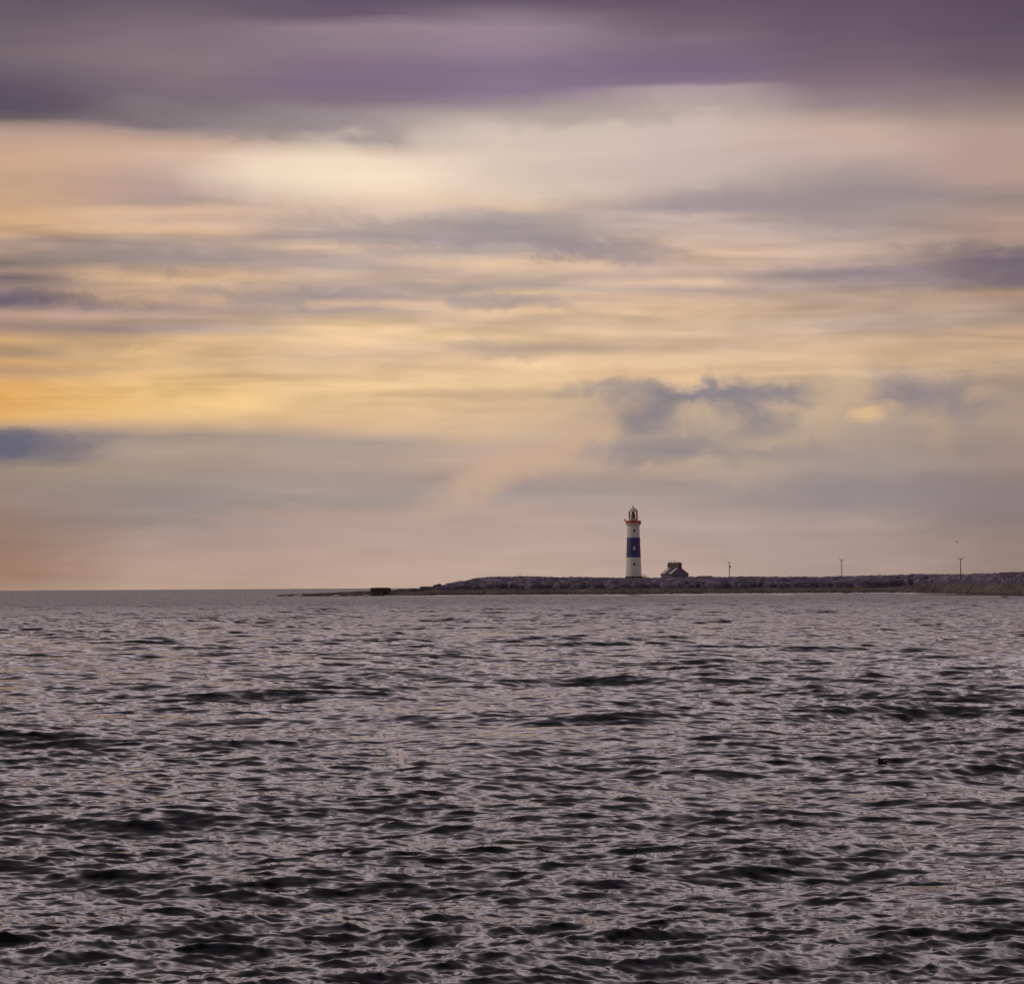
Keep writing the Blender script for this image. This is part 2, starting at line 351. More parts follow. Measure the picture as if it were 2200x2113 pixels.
def rock_mat(name, veg_z=2.45, shelf=True):
    k = MatB(name)
    geo = k.n('ShaderNodeNewGeometry')
    def noise(scale, detail=5, stretch=(1, 1, 1), rough=0.6):
        mp = k.n('ShaderNodeMapping'); k.l(geo.outputs['Position'], mp.inputs[0]); mp.inputs['Scale'].default_value = stretch
        n = k.n('ShaderNodeTexNoise'); k.l(mp.outputs[0], n.inputs['Vector']); n.inputs['Scale'].default_value = scale
        n.inputs['Detail'].default_value = detail; n.inputs['Roughness'].default_value = rough
        return n.outputs['Fac']
    def ramp(x, st):
        r = k.n('ShaderNodeValToRGB'); e = r.color_ramp.elements
        e[0].position, e[0].color = st[0][0], (*st[0][1], 1)
        e[1].position, e[1].color = st[-1][0], (*st[-1][1], 1)
        for p, c in st[1:-1]:
            q = e.new(p); q.color = (*c, 1)
        k.l(x, r.inputs[0]); return r.outputs[0]
    def mix(f, a, b):
        m = k.n('ShaderNodeMix', data_type='RGBA')
        k.l(f, m.inputs[0]); k.l(a, m.inputs[6]); k.l(b, m.inputs[7]); return m.outputs[2]
    def slabs(scale, stretch):
        mp = k.n('ShaderNodeMapping'); k.l(geo.outputs['Position'], mp.inputs[0]); mp.inputs['Scale'].default_value = stretch
        n = k.n('ShaderNodeTexVoronoi'); k.l(mp.outputs[0], n.inputs['Vector']); n.inputs['Scale'].default_value = scale
        n.inputs['Randomness'].default_value = 1.0
        q = k.n('ShaderNodeSeparateColor'); k.l(n.outputs['Color'], q.inputs[0]); return q.outputs[0]
    lime = ramp(noise(0.30, 7, (0.7, 1, 1.5)), [(0.32, (0.078, 0.064, 0.108)), (0.46, (0.172, 0.140, 0.212)), (0.60, (0.260, 0.212, 0.292)), (0.74, (0.42, 0.36, 0.42))])
    cell = ramp(slabs(0.34, (0.8, 0.5, 1.4)), [(0.0, (0.055, 0.045, 0.078)), (0.30, (0.110, 0.088, 0.130)), (0.62, (0.190, 0.155, 0.205)), (0.86, (0.26, 0.215, 0.265)), (0.93, (0.46, 0.41, 0.44))])
    hf = k.n('ShaderNodeValue'); hf.outputs[0].default_value = 0.5
    lime = mix(hf.outputs[0], lime, cell)
    if shelf:
        weed = ramp(noise(0.13, 7, (0.55, 1, 2.2), 0.68), [(0.32, (0.058, 0.044, 0.050)), (0.45, (0.100, 0.076, 0.068)), (0.57, (0.148, 0.112, 0.080)), (0.66, (0.26, 0.195, 0.145)), (0.76, (0.34, 0.28, 0.07))])
        sp = k.n('ShaderNodeSeparateXYZ'); k.l(geo.outputs['Position'], sp.inputs[0])
        ad = k.n('ShaderNodeMath', operation='MULTIPLY_ADD'); k.l(noise(0.08, 4), ad.inputs[0]); ad.inputs[1].default_value = 2.2; k.l(sp.outputs[2], ad.inputs[2])
        # the weed line climbs towards the exposed eastern shore
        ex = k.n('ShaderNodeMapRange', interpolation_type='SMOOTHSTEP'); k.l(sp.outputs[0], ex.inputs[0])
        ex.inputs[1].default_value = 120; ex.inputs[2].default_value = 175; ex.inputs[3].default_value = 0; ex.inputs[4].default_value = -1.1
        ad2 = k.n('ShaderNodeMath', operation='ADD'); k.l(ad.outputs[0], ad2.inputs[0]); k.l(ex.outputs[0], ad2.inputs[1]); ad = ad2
        mr = k.n('ShaderNodeMapRange', interpolation_type='SMOOTHSTEP'); k.l(ad.outputs[0], mr.inputs[0])
        mr.inputs[1].default_value = veg_z+0.75; mr.inputs[2].default_value = veg_z+1.55
        # black lichen zone above the weed, with the scarp's shade painted into it
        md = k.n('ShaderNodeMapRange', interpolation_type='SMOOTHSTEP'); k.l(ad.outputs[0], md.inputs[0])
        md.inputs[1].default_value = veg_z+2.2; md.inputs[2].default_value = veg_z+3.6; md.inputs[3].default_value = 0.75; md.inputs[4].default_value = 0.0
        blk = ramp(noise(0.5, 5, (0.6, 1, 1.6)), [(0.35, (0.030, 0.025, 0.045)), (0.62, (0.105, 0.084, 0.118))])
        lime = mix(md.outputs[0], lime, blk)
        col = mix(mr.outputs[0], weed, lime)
        # wet dark rock at the tide line
        mr2 = k.n('ShaderNodeMapRange', interpolation_type='SMOOTHSTEP'); k.l(sp.outputs[2], mr2.inputs[0])
        mr2.inputs[1].default_value = 0.35; mr2.inputs[2].default_value = 1.25
        wet = k.n('ShaderNodeRGB'); wet.outputs[0].default_value = (0.055, 0.040, 0.040, 1)
        col = mix(mr2.outputs[0], wet.outputs[0], col)
    else:
        col = lime
    k.l(col, k.b.inputs['Base Color']); k.b.inputs['Roughness'].default_value = 0.92
    k.b.inputs['Specular IOR Level'].default_value = 0.25
    return k.m
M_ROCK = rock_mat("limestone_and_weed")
M_BOULD = paint("dark_limestone", (0.125, 0.092, 0.098), 0.95, scale=0.8, c2=(0.055, 0.042, 0.046))
M_PALEB = paint("ochre_tan_stone", (0.34, 0.25, 0.15), 0.95, scale=1.1, c2=(0.20, 0.15, 0.10))  # ochre stone mottled with a darker tan
M_WALL = paint("dry_stone", (0.200, 0.162, 0.200), 0.95, scale=1.2, c2=(0.085, 0.070, 0.095))

# sea: dark water with a Fresnel mirror; ripples smaller than the mesh come from the normal
def sea_mat(name, rip=1.0):
    k = MatB(name); b = k.b
    b.inputs['Base Color'].default_value = (0.0075, 0.0085, 0.0090, 1)
    b.inputs['Roughness'].default_value = 0.12
    b.inputs['IOR'].default_value = 1.333
    geo = k.n('ShaderNodeNewGeometry')
    def slope(scale, stretch, detail, amp, lee=0.0):
        mp = k.n('ShaderNodeMapping'); k.l(geo.outputs['Position'], mp.inputs[0]); mp.inputs['Scale'].default_value = stretch
        mp.inputs['Rotation'].default_value = (0, 0, 0.25)
        n = k.n('ShaderNodeTexNoise'); k.l(mp.outputs[0], n.inputs['Vector']); n.inputs['Scale'].default_value = scale
        n.inputs['Detail'].default_value = detail; n.inputs['Roughness'].default_value = 0.65
        n.inputs['Distortion'].default_value = 0.35
        s = k.n('ShaderNodeVectorMath', operation='SUBTRACT'); k.l(n.outputs['Color'], s.inputs[0]); s.inputs[1].default_value = (.5, .5, .5)
        m = k.n('ShaderNodeVectorMath', operation='MULTIPLY'); k.l(s.outputs[0], m.inputs[0]); m.inputs[1].default_value = (amp*0.7, amp, 0)
        # wind waves lean: their lee (southern) faces are the steeper ones
        z = k.n('ShaderNodeVectorMath', operation='SUBTRACT'); k.l(m.outputs[0], z.inputs[0]); z.inputs[1].default_value = (0, lee, 0)
        return z.outputs[0]
    ln = k.n('ShaderNodeVectorMath', operation='LENGTH'); k.l(geo.outputs['Position'], ln.inputs[0])
    acc = geo.outputs['Normal']
    for (sc_, stq, det, amp, lee, r0, r1) in ((10.0, (0.40, 1.0, 1.0), 1.0, 0.60, 0.0, 80, 30), (4.2, (0.36, 1.0, 1.0), 1.0, 1.25, 0.03, 170, 60),
                                              (2.2, (0.34, 1.0, 1.0), 1.5, 1.35, 0.03, 35, 130),
                                              (0.55, (0.34, 1.0, 1.0), 2.0, 0.95, 0.04, 110, 420)):
        v = slope(sc_, stq, det, amp*rip, lee)
        if r0:
            mr = k.n('ShaderNodeMapRange', interpolation_type='SMOOTHSTEP'); k.l(ln.outputs['Value'], mr.inputs[0])
            mr.inputs[1].default_value = r0; mr.inputs[2].default_value = r1
            sc = k.n('ShaderNodeVectorMath', operation='SCALE'); k.l(v, sc.inputs[0]); k.l(mr.outputs[0], sc.inputs[3]); v = sc.outputs[0]
        ad = k.n('ShaderNodeVectorMath', operation='ADD'); k.l(acc, ad.inputs[0]); k.l(v, ad.inputs[1]); acc = ad.outputs[0]
    nm = k.n('ShaderNodeVectorMath', operation='NORMALIZE'); k.l(acc, nm.inputs[0])
    # unresolved chop far out: a wider spread of facets
    rg = k.n('ShaderNodeMapRange', interpolation_type='SMOOTHSTEP'); k.l(ln.outputs['Value'], rg.inputs[0])
    rg.inputs[1].default_value = 120; rg.inputs[2].default_value = 800; rg.inputs[3].default_value = 0.085; rg.inputs[4].default_value = 0.10+0.29*rip
    k.l(rg.outputs[0], b.inputs['Roughness'])
    k.l(nm.outputs[0], b.inputs['Normal'])
    return k.m
M_SEA = sea_mat("sea_water")
M_CALM = sea_mat("sheltered_water", 0.18)

# ------------------------------------------------------------------ sea

rngw = np.random.default_rng(8)
NW = 170
WL = 13.0*(0.10/13.0)**np.linspace(0, 1, NW)
WL *= np.exp(rngw.normal(0, 0.02, NW))
WK = 2*np.pi/WL
sig = np.interp(np.log(WL), np.log([0.13, 0.4, 1.0, 2.0, 4.0, 6.0, 9.0, 13.0]), [0.130, 0.112, 0.070, 0.058, 0.080, 0.098, 0.078, 0.038])
oct_n = NW/np.log2(13.0/0.10)
WA = sig*np.sqrt(2/oct_n)/WK*np.exp(rngw.normal(0, 0.25, NW))
spread = np.interp(np.log(WL), np.log([0.13, 1.0, 6.0, 13.0]), [0.80, 0.48, 0.26, 0.16])
WD = -np.pi/2 + 0.16 + rngw.normal(0, 1, NW)*spread
WP = rngw.uniform(0, 2*np.pi, NW)
def waves(X, Y, spc, gust=None):
    """sum of Gerstner waves; a wave is left out where the mesh is too coarse to carry it"""
    DX = np.zeros_like(X); DY = np.zeros_like(X); Z = np.zeros_like(X)
    smin = spc.min(axis=1) if spc.ndim == 2 else spc
    for k, a, th, ph, wl in zip(WK, WA, WD, WP, WL):
        rows = np.nonzero(smin*2.3 < wl)[0]
        if not len(rows): continue
        r1 = rows[-1]+1
        q = np.clip((wl/spc[:r1]-2.3)/2.5, 0, 1).astype(np.float32); aw = a*q*q*(3-2*q)
        if gust is not None and wl < 1.6: aw = aw*gust[:r1]
        cx, cy = math.cos(th), math.sin(th); ch_ = 1.0 if wl < 1.2 else 0.95
        p = (k*cx*X[:r1] + k*cy*Y[:r1] + ph).astype(np.float32)
        s, c = np.sin(p), np.cos(p)
        Z[:r1] += aw*c
        DX[:r1] -= aw*s*cx*ch_; DY[:r1] -= aw*s*cy*ch_
    return DX, DY, Z
def sea():
    r = [13.0]
    while r[-1] < 20000:
        x = r[-1]
        d = max(0.03, x*float(np.interp(x, [0, 150, 400, 900, 3000, 6000], [0.0017, 0.0017, 0.0024, 0.0045, 0.012, 0.05])))
        r.append(x+d)
    r = np.array(r); dr = np.gradient(r)
    a0 = math.radians(12.2); da = 1.1/2971
    fine = np.arange(-a0, a0, da)
    ext = [fine[-1]]; st_ = da
    while ext[-1] < math.pi:
        st_ = min(st_*1.09, 0.05); ext.append(ext[-1]+st_)
    ext = np.array(ext[1:]); ext = fine[-1] + (ext-fine[-1])*(math.pi-fine[-1])/(ext[-1]-fine[-1])
    az = np.concatenate([-ext[::-1], fine, ext]); dA = np.gradient(az)
    R_, A_ = np.meshgrid(r.astype(np.float32), az.astype(np.float32), indexing='ij')
    X = R_*np.sin(A_); Y = R_*np.cos(A_)
    spc = np.maximum(dr[:, None]*0.55, np.minimum(R_*dA[None, :], 50)).astype(np.float32)
    gst = np.clip(1+1.2*fbm(X/9, Y/22, 55, 3)+0.7*fbm(X/45, Y/90, 58, 2), 0.45, 1.45).astype(np.float32)
    gst = np.where(R_ < 900, gst, 1).astype(np.float32)
    DX, DY, Z = waves(X, Y, spc, gst)
    # gusts: rougher and smoother patches
    g = 1.0 + 0.5*(fbm(X/38, Y/60, 5, 3))
    g = np.where(R_ < 600, g, 1.0)
    co = np.stack([X+DX*g, Y+DY*g, Z*g], -1).reshape(-1, 3)
    q = grid_quads(*X.shape)[:, ::-1]
    # centre disc below the viewer's feet is closed by one fan ring of quads
    global SEA_NEAR
    m = (co[:, 1] > 20) & (co[:, 1] < 90) & (np.abs(co[:, 0]/np.maximum(co[:, 1], 1)) < 0.2)
    SEA_NEAR = co[m]
    o = np_mesh("sea", co, q, M_SEA)
    tag(o, kind='structure')
    return o
sea()
def on_crest(px, py):
    """the wave crest, seen from the shore at that bearing, that stands nearest to that height"""
    d = ray(px, py); sl = d.x/d.y
    c = SEA_NEAR[np.abs(SEA_NEAR[:, 0]/SEA_NEAR[:, 1]-sl) < 0.0007]
    c = c[np.argsort(c[:, 1])]
    e = (c[:, 2]-H)/c[:, 1]
    vis = e >= np.maximum.accumulate(e)-1e-6
    c, e = c[vis], e[vis]
    i = int(np.argmin(np.abs(e-d.z/d.y)))
    return c[i]

# ------------------------------------------------------------------ island
def tab(s):
    a = np.array([tuple(map(float, p.split())) for p in s.split(';')]); return a[:, 0], a[:, 1]
SH = tab("540 1395;600 1385;700 1375;800 1372;900 1368;1000 1366;1160 1345;1420 1318;1680 1312;1900 1300;1960 1285;2010 1235;2060 1160;2110 1070;2160 990;2200 940;2300 880;2400 850;2800 800;3400 770;4200 860")
TOP = tab("540 1284;585 1282;602 1279.8;650 1276.4;700 1274.0;740 1271.8;780 1269.7;800 1269.2;840 1267.6;860 1265.5;900 1264;903 1262;928 1260.5;955 1255.5;960 1252.5;975 1250.5;988 1247.5;1003 1247;1010 1244.5;1035 1240.5;1055 1238;1075 1238.8;1110 1237.8;1160 1238.3;1200 1240.6;1225 1239.4;1260 1239.6;1280 1240.8;1310 1240.3;1340 1241.3;1400 1241;1405 1239.5;1420 1240.3;1480 1239;1500 1238;1560 1239.2;1615 1237.6;1650 1238.8;1700 1239.4;1730 1238.8;1760 1239.2;1800 1237.4;1840 1237.5;1870 1236.6;1900 1235.8;1950 1233.9;2000 1232.8;2060 1233.2;2100 1232.8;2140 1231.6;2152 1230.2;2200 1229.6;2400 1226;2800 1224;3300 1221;3900 1222;4080 1240;4200 1300")
def shore(px): 
    return np.interp(px, *SH)
def crest_z(px, Y):
    return H + (hor(px)-np.interp(px, *TOP))*Y/F
def crest_t(px):
    return np.interp(px, [540, 600, 850, 950, 1100, 1900, 2100, 2800], [3, 6, 22, 45, 75, 80, 95, 110])
def P0(p): return np.asarray(p, float)
def land_z(px, t, X, Y):
    tcr = crest_t(px); zc = np.maximum(crest_z(px, shore(px)+tcr), -0.6)
    shelf_t = tcr*0.42
    wob = fbm(P0(px)/60, P0(px)*0+1.5, 91, 4)
    zs = np.minimum(2.75+0.8*wob+np.interp(px, [1900, 2120], [0, 0.9]), zc*0.62)*np.interp(px, [540, 700, 900, 1000], [0.8, 0.9, 1, 1])
    shelf_t = shelf_t*(1+0.8*wob)
    u = np.clip(t/shelf_t, 0, 1); v = np.clip((t-shelf_t)/(tcr-shelf_t), 0, 1)
    z = np.where(t < 0, t*0.09, zs*(0.22*np.clip(u*9, 0, 1)+0.78*u**0.9))
    z = z + (zc-zs)*(0.40*np.clip(v/0.10, 0, 1)**0.8 + 0.60*v)
    back = np.clip((t-tcr)/10, 0, 1)
    z = z - 0.55*back*np.clip(zc/4, 0, 1) - np.clip((t-330)/120, 0, 1)**2*14
    amp = np.clip(t/3, 0.1, 1)*np.clip(zc/2.6, 0.18, 1)
    rough = np.interp(v, [0, .06, .6, 1], [0.42, 1.0, 0.8, 0.36])*np.where(t < tcr+6, 1, 0.5)
    d = fbm(X/9, Y/14, 3, 3)*0.9 + blocks(X/3.2+0.4*fbm(X/3, Y/3, 12, 2), Y/4.5, 21, 0.6)*0.85 + blocks(X/0.85, Y/1.3, 31)*0.32
    d = d + blocks(X/6.5+0.3*fbm(X/4, Y/4, 8, 2), Y/5.0, 41, 0.5)*0.8*np.clip(v*3, 0, 1)*(1-back*0.8)*(v < 0.93)
    ridge = np.exp(-((t-tcr)/3.5)**2)
    z = z + d*amp*rough*(1-0.55*ridge) + ridge*amp*np.abs(blocks(X/1.5, Y*0+3.3, 77))*0.6
    return z
def island():
    px = np.arange(552, 2400, 0.9)
    px = np.concatenate([px[px <= 1955], np.arange(1955.4, 2240, 0.45), px[(px > 2240) & (px <= 2330)], np.arange(2330.9, 4200, 3.5)])
    t = np.concatenate([np.arange(-14, 0, 2.0), np.arange(0, 112, 0.62), np.arange(112, 150, 4), np.arange(150, 470, 16)])
    T, P_ = np.meshgrid(t, px, indexing='ij')
    Ys = shore(P_) + 3.5*fbm(P_/23, P_*0, 2, 3) + 2.0*np.sin(P_/31)
    Y = Ys + T
    X = (P_-1100)/F*Y
    Z = land_z(P_, T, X, Y)
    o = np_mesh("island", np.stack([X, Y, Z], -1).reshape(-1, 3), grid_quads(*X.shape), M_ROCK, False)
    tag(o, kind='structure')
island()

# low reef in front of the inlet on the right
def reef():
    px = np.arange(1938, 2330, 1.2); t = np.arange(-10, 26, 0.7)
    T, P_ = np.meshgrid(t, px, indexing='ij')
    Ys = np.interp(P_, [1938, 2000, 2080, 2200, 2330], [1085, 1060, 985, 880, 840])
    Y = Ys+T; X = (P_-1100)/F*Y
    w = np.interp(P_, [1940, 1960, 1995, 2080, 2330], [-0.15, 0.14, 0.42, 0.50, 0.65])
    Z = w*(1-((T-8)/15)**2) + 0.12*fbm(X/3, Y/4, 61, 3) + 0.18*blocks(X/1.4, Y/2.4, 63) - 0.10
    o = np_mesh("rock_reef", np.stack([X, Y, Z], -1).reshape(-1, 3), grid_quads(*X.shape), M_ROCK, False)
    tag(o, kind='structure')
reef()
# sheltered water behind the reef
px = np.linspace(1900, 2070, 60); t = np.linspace(0, 1, 30)
T, P_ = np.meshgrid(t, px, indexing='ij')
Y = np.interp(P_, [1900, 1960, 2070], [1200, 1090, 1020])*(1-T) + (shore(P_)+6)*T; X = (P_-1100)/F*Y
tag(np_mesh("inlet_water", np.stack([X, Y, Y*0+0.10], -1).reshape(-1, 3), grid_quads(*X.shape), M_CALM), kind='structure')

# slick, sheltered margin along the main shore
px = np.arange(800, 1962, 2.0); t = np.linspace(0, 1, 14)
T, P_ = np.meshgrid(t, px, indexing='ij')
wd = np.clip(130+170*fbm(P_/70, P_*0+4.4, 83, 4), 30, 240)*np.clip((P_-800)/120, 0.05, 1)
Y = shore(P_)+7-wd*(1-T)-7*(1-T); X = (P_-1100)/F*Y
tag(np_mesh("shore_water", np.stack([X, Y, Y*0+0.07], -1).reshape(-1, 3), grid_quads(*X.shape), M_CALM), kind='structure')

# surf along the shore
def surf():
    vs, qs = [], []
    def lump(x, y, w, h, d):
        w *= 1.4; h *= 1.35
        n = 10; b = len(vs)
        for j in range(4):
            f = j/3
            for i in range(n):
                g = i/(n-1)
                e = math.sin(math.pi*g)**0.7
                vs.append((x+(g-0.5)*w, y+(f-0.5)*d, 0.02+h*e*math.sin(math.pi*(0.15+0.7*f))*(0.6+0.8*random.random())))
        for j in range(3):
            for i in range(n-1):
                qs.append((b+j*n+i, b+j*n+i+1, b+(j+1)*n+i+1, b+(j+1)*n+i))
    for pxs, w, h in [(612, 1.8, .3), (640, 2.6, .55), (645, 1.6, .75), (633, 2.0, .35), (722, 2.6, .4), (714, 2.0, .25), (752, 2.0, .22), (786, 2.6, .35), (774, 2.0, .2), (592, 1.6, .16), (995, 2.4, .2), (1003, 2.0, .2)]:
        y = shore(pxs)-7; lump((pxs-1100)/F*y, y, w, h, 2.5)
    for i in range(260):
        pxs = random.uniform(830, 1940); y = shore(pxs)-random.uniform(5, 14)
        lump((pxs-1100)/F*y, y, random.uniform(1.2, 5.0), random.uniform(0.07, 0.20), random.uniform(1.0, 2.5))
    for i in range(150):
        pxs = random.uniform(1430, 1965); y = shore(pxs)-random.uniform(6, 10)
        lump((pxs-1100)/F*y, y, random.uniform(1.5, 5.0), random.uniform(0.16, 0.34), 1.5)
    for i in range(40):
        pxs = random.uniform(2080, 2260); y = np.interp(pxs, [1938, 2000, 2080, 2200, 2330], [1085, 1060, 985, 880, 840])-random.uniform(9, 13)
        lump((pxs-1100)/F*y, y, random.uniform(1.0, 3.0), random.uniform(0.04, 0.09), 1.2)
    o = np_mesh("surf", np.array(vs), np.array(qs), M_FOAM); tag(o, kind='stuff')
surf()

# ------------------------------------------------------------------ boulders and walls
def ground(px, Y):
    X = np.array([(px-1100)/F*Y]); P = np.array([float(px)]); Yy = np.array([float(Y)])
    return float(land_z(P, Yy-shore(P), X, Yy)[0])
def boulder(px, Y, w, d, h, label, mat, shape='round', sink=0.25, seed=0, z=None, name='boulder', cat='rock'):
    bm = bmesh.new()
    bmesh.ops.create_icosphere(bm, subdivisions=4, radius=1.0)
    rnd = random.Random(seed); off = Vector((rnd.uniform(-9, 9), rnd.uniform(-9, 9), rnd.uniform(-9, 9)))
    from mathutils import noise as mn
    for v in bm.verts:
        p = v.co.copy()
        if shape == 'slab':
            e = 5.0; q = Vector((abs(p.x)**e, abs(p.y)**e, abs(p.z)**e)); s = (q.x+q.y+q.z)**(-1/e); p = p*s
        elif shape == 'wedge':
            e = 3.0; q = Vector((abs(p.x)**e, abs(p.y)**e, abs(p.z)**e)); s = (q.x+q.y+q.z)**(-1/e); p = p*s
            p.z = p.z*(0.55+0.45*p.x) if p.z > 0 else p.z
        n1 = mn.noise(p*1.3+off)*0.13 + mn.noise(p*3.1+off)*0.06 + mn.noise(p*7+off)*0.03
        k_ = 0.35 if shape == 'slab' else 1.0
        p = p*(1+n1*k_)
        v.co = Vector((p.x*w/2, p.y*d/2, (p.z*0.5+0.5-sink*0.5)*h/(1-sink*0.5)))
    o = obj(name, bm, mat, smooth=28)
    X = (px-1100)/F*Y
    o.location = (X, Y, ground(px, Y) if z is None else z)
    tag(o, label, cat)
    return o
g = ground(816, shore(816)+9)
boulder(816.5, shore(816)+9, 9.6, 5.0, 2.1, "long flat-topped dark rock block standing alone on the low spit", M_BOULD, 'slab', 0.1, 1, z=at(816.5, 1271.5, shore(816)+9).z)
boulder(938, shore(938)+42, 4.0, 3.0, 1.9, "wedge-shaped dark boulder rising to a point on the left slope", M_BOULD, 'wedge', 0.3, 2, z=at(938, 1261, shore(938)+42).z)
boulder(915, shore(915)+34, 6.2, 3.6, 0.9, "low flat dark slab at the foot of the left slope", M_BOULD, 'slab', 0.3, 3, z=at(915, 1263.5, shore(915)+34).z)
boulder(1038, shore(1038)+9, 2.0, 1.6, 1.3, "upright tan boulder leaning on the weedy shore below the headland", M_PALEB, 'wedge', 0.2, 4)
boulder(1969.5, shore(1969)+5, 1.3, 1.1, 1.1, "small ochre boulder at the water's edge beside the inlet", M_PALEB, 'round', 0.2, 5)
boulder(2003, shore(2003)+7, 1.7, 1.3, 1.2, "tilted pinkish tan boulder on the shore above the reef", M_PALEB, 'wedge', 0.2, 6)
yr = 3.8*F/(1283.6-hor(2157))
boulder(2157, yr, 1.95, 1.3, 0.36, "small dark rock awash off the right shore", M_BOULD, 'round', 0.25, 8, z=-0.02)

def stone_wall(px0, px1, Y0, Y1, ytop, h, label):
    """dry stone wall: courses of separate irregular stones between two ends"""
    bm = bmesh.new(); rnd = random.Random(int(px0))
    a = at(px0, ytop[0], Y0); b = at(px1, ytop[1], Y1)
    d = (b-a); Lh = math.hypot(d.x, d.y); rz = math.atan2(d.y, d.x)
    nc_ = max(3, int(h/0.30)); rh = h/nc_
    for c in range(nc_):
        s = -rnd.uniform(0, .3)
        while s < Lh:
            w = rnd.uniform(0.35, 0.95)
            vs = box(bm, (0, 0, 0), (w*0.98, 0.55-0.04*c+rnd.uniform(-.05, .05), rh*rnd.uniform(0.92, 1.12)), None, 0.05)
            u = (s+w/2)/Lh
            bmesh.ops.rotate(bm, cent=(0, 0, 0), matrix=Matrix.Rotation(rnd.uniform(-.06, .06), 3, 'Y'), verts=vs)
            bmesh.ops.translate(bm, vec=(s+w/2, rnd.uniform(-.04, .04), rh*(c+0.5)+u*d.z), verts=vs)
            s += w
    o = obj("stone_wall", bm, M_WALL)
    o.location = (a.x, a.y, a.z-h); o.rotation_euler = (0, 0, rz)
    tag(o, label, "wall", "dry stone walls")
stone_wall(1502, 1529, 1394, 1394, (1237.0, 1236.4), 1.2, "short dark dry stone wall on the skyline between house and first pole")
stone_wall(2148, 2260, 1040, 985, (1229.2, 1226.8), 1.5, "long dry stone wall on the skyline right of the last pole")

# ------------------------------------------------------------------ lighthouse
YL = 1410.0
m_px = YL/F
base = at(1361.5, 1242.2, YL)
lh = empty("lighthouse", base)
tag(lh, "tall white lighthouse with a broad navy band, red gallery and domed lantern", "lighthouse")
NS = 72
def rad(z):     # shaft radius with height
    u = z/24.9
    return 3.84 - 0.93*(u**0.9)
zb0, zb1, zt = 10.0, 19.35, 24.9
def prof(z0, z1, n=10, extra=0.0): return [(rad(z0+(z1-z0)*i/n)+extra, z0+(z1-z0)*i/n) for i in range(n+1)]
bm = bmesh.new(); lathe(bm, [(4.05, -2.5), (4.05, 0.95), (3.98, 1.05), (rad(1.05), 1.05)], NS); obj("plinth", bm, M_PLINTH, lh, 30)
bm = bmesh.new(); lathe(bm, prof(1.05, zb0), NS); lathe(bm, [(rad(1.05)+.06, 1.055), (rad(1.2)+.06, 1.30), (rad(1.3), 1.36)], NS); s1 = obj("tower_shaft", bm, M_WHITE, lh, 30)
bm = bmesh.new(); lathe(bm, [(rad(zb0), zb0)]+prof(zb0, zb1, 10, .012)+[(rad(zb1), zb1)], NS); obj("navy_band", bm, M_BLUE, lh, 30)
bm = bmesh.new(); lathe(bm, prof(zb1, zt), NS); obj("upper_shaft", bm, M_WHITE, lh, 30)
# corbelled cornice and gallery slab
bm = bmesh.new()
lathe(bm, [(rad(zt), zt), (rad(zt)+.12, zt+.05), (rad(zt)+.14, zt+.20), (3.25, zt+.42), (3.62, zt+.72), (3.70, zt+.78), (3.72, zt+1.12), (3.70, zt+1.16), (2.2, zt+1.18)], NS)
obj("gallery", bm, M_WHITE, lh, 30)
zg = zt+1.18
rl = empty("gallery_railing", (0, 0, 0)); rl.parent = lh
# railing built as one mesh: rails, balusters and close infill bars
COL.objects.unlink(rl); bpy.data.objects.remove(rl)
bm = bmesh.new()
def ring(bm, r, z, h, w, n=72): lathe(bm, [(r-w/2, z), (r+w/2, z), (r+w/2, z+h), (r-w/2, z+h), (r-w/2, z)], n)
ring(bm, 3.62, zg+1.16, .14, .12); ring(bm, 3.62, zg+.60, .07, .07); ring(bm, 3.62, zg+.03, .16, .10)
for i in range(144):
    a = 2*math.pi*i/144
    w = .11 if i % 9 == 0 else .085
    box(bm, (3.62*math.cos(a), 3.62*math.sin(a), zg+.62), (w, w, 1.12), Matrix.Rotation(a, 3, 'Z'))
gr = obj("railing", bm, M_RED, lh)
# lantern pedestal
bm = bmesh.new(); lathe(bm, [(2.22, zg), (2.22, zg+.15), (2.18, zg+.18), (2.18, zg+1.95), (2.26, zg+1.98), (2.26, zg+2.06)], NS)
ped = obj("lantern_pedestal", bm, M_PINK, lh, 30)
bm = bmesh.new(); lathe(bm, [(2.27, zg+2.06), (2.30, zg+2.09), (2.30, zg+2.30), (2.14, zg+2.32)], NS); obj("lantern_sill", bm, M_WHITE, lh, 30)
z0, z1 = zg+2.32, zg+5.45
bm = bmesh.new(); lathe(bm, [(2.08, z0), (2.08, z1)], NS); gz = obj("glazing", bm, M_GLASS, lh, 30)
bm = bmesh.new()
for i in range(12):
    a = 2*math.pi*(i+0.5)/12
    box(bm, (2.12*math.cos(a), 2.12*math.sin(a), (z0+z1)/2), (.12, .10, z1-z0), Matrix.Rotation(a, 3, 'Z'))
ring(bm, 2.13, (z0+z1)/2-.03, .07, .08)
obj("glazing_bars", bm, M_BRASS, gz)
# lamp and lens
bm = bmesh.new(); lathe(bm, [(.95, z0+.02), (1.02, z0+.30), (1.02, z0+1.75), (.85, z0+2.35), (.45, z0+2.95), (.42, z1-.05)], 12)
for f in list(bm.faces):
    c = f.calc_center_median(); a = math.degrees(math.atan2(c.y, c.x))
    if -125 < a < -62 and c.z < z0+2.3: bm.faces.remove(f)
ln_ = obj("lens_frame", bm, M_DARK, lh)
bm = bmesh.new(); lathe(bm, [(.02, z0+.03), (.5, z0+.05), (.52, z0+1.6), (.34, z0+2.4), (.02, z0+2.5)], 24); obj("lens", bm, M_LENS, ln_, 40)
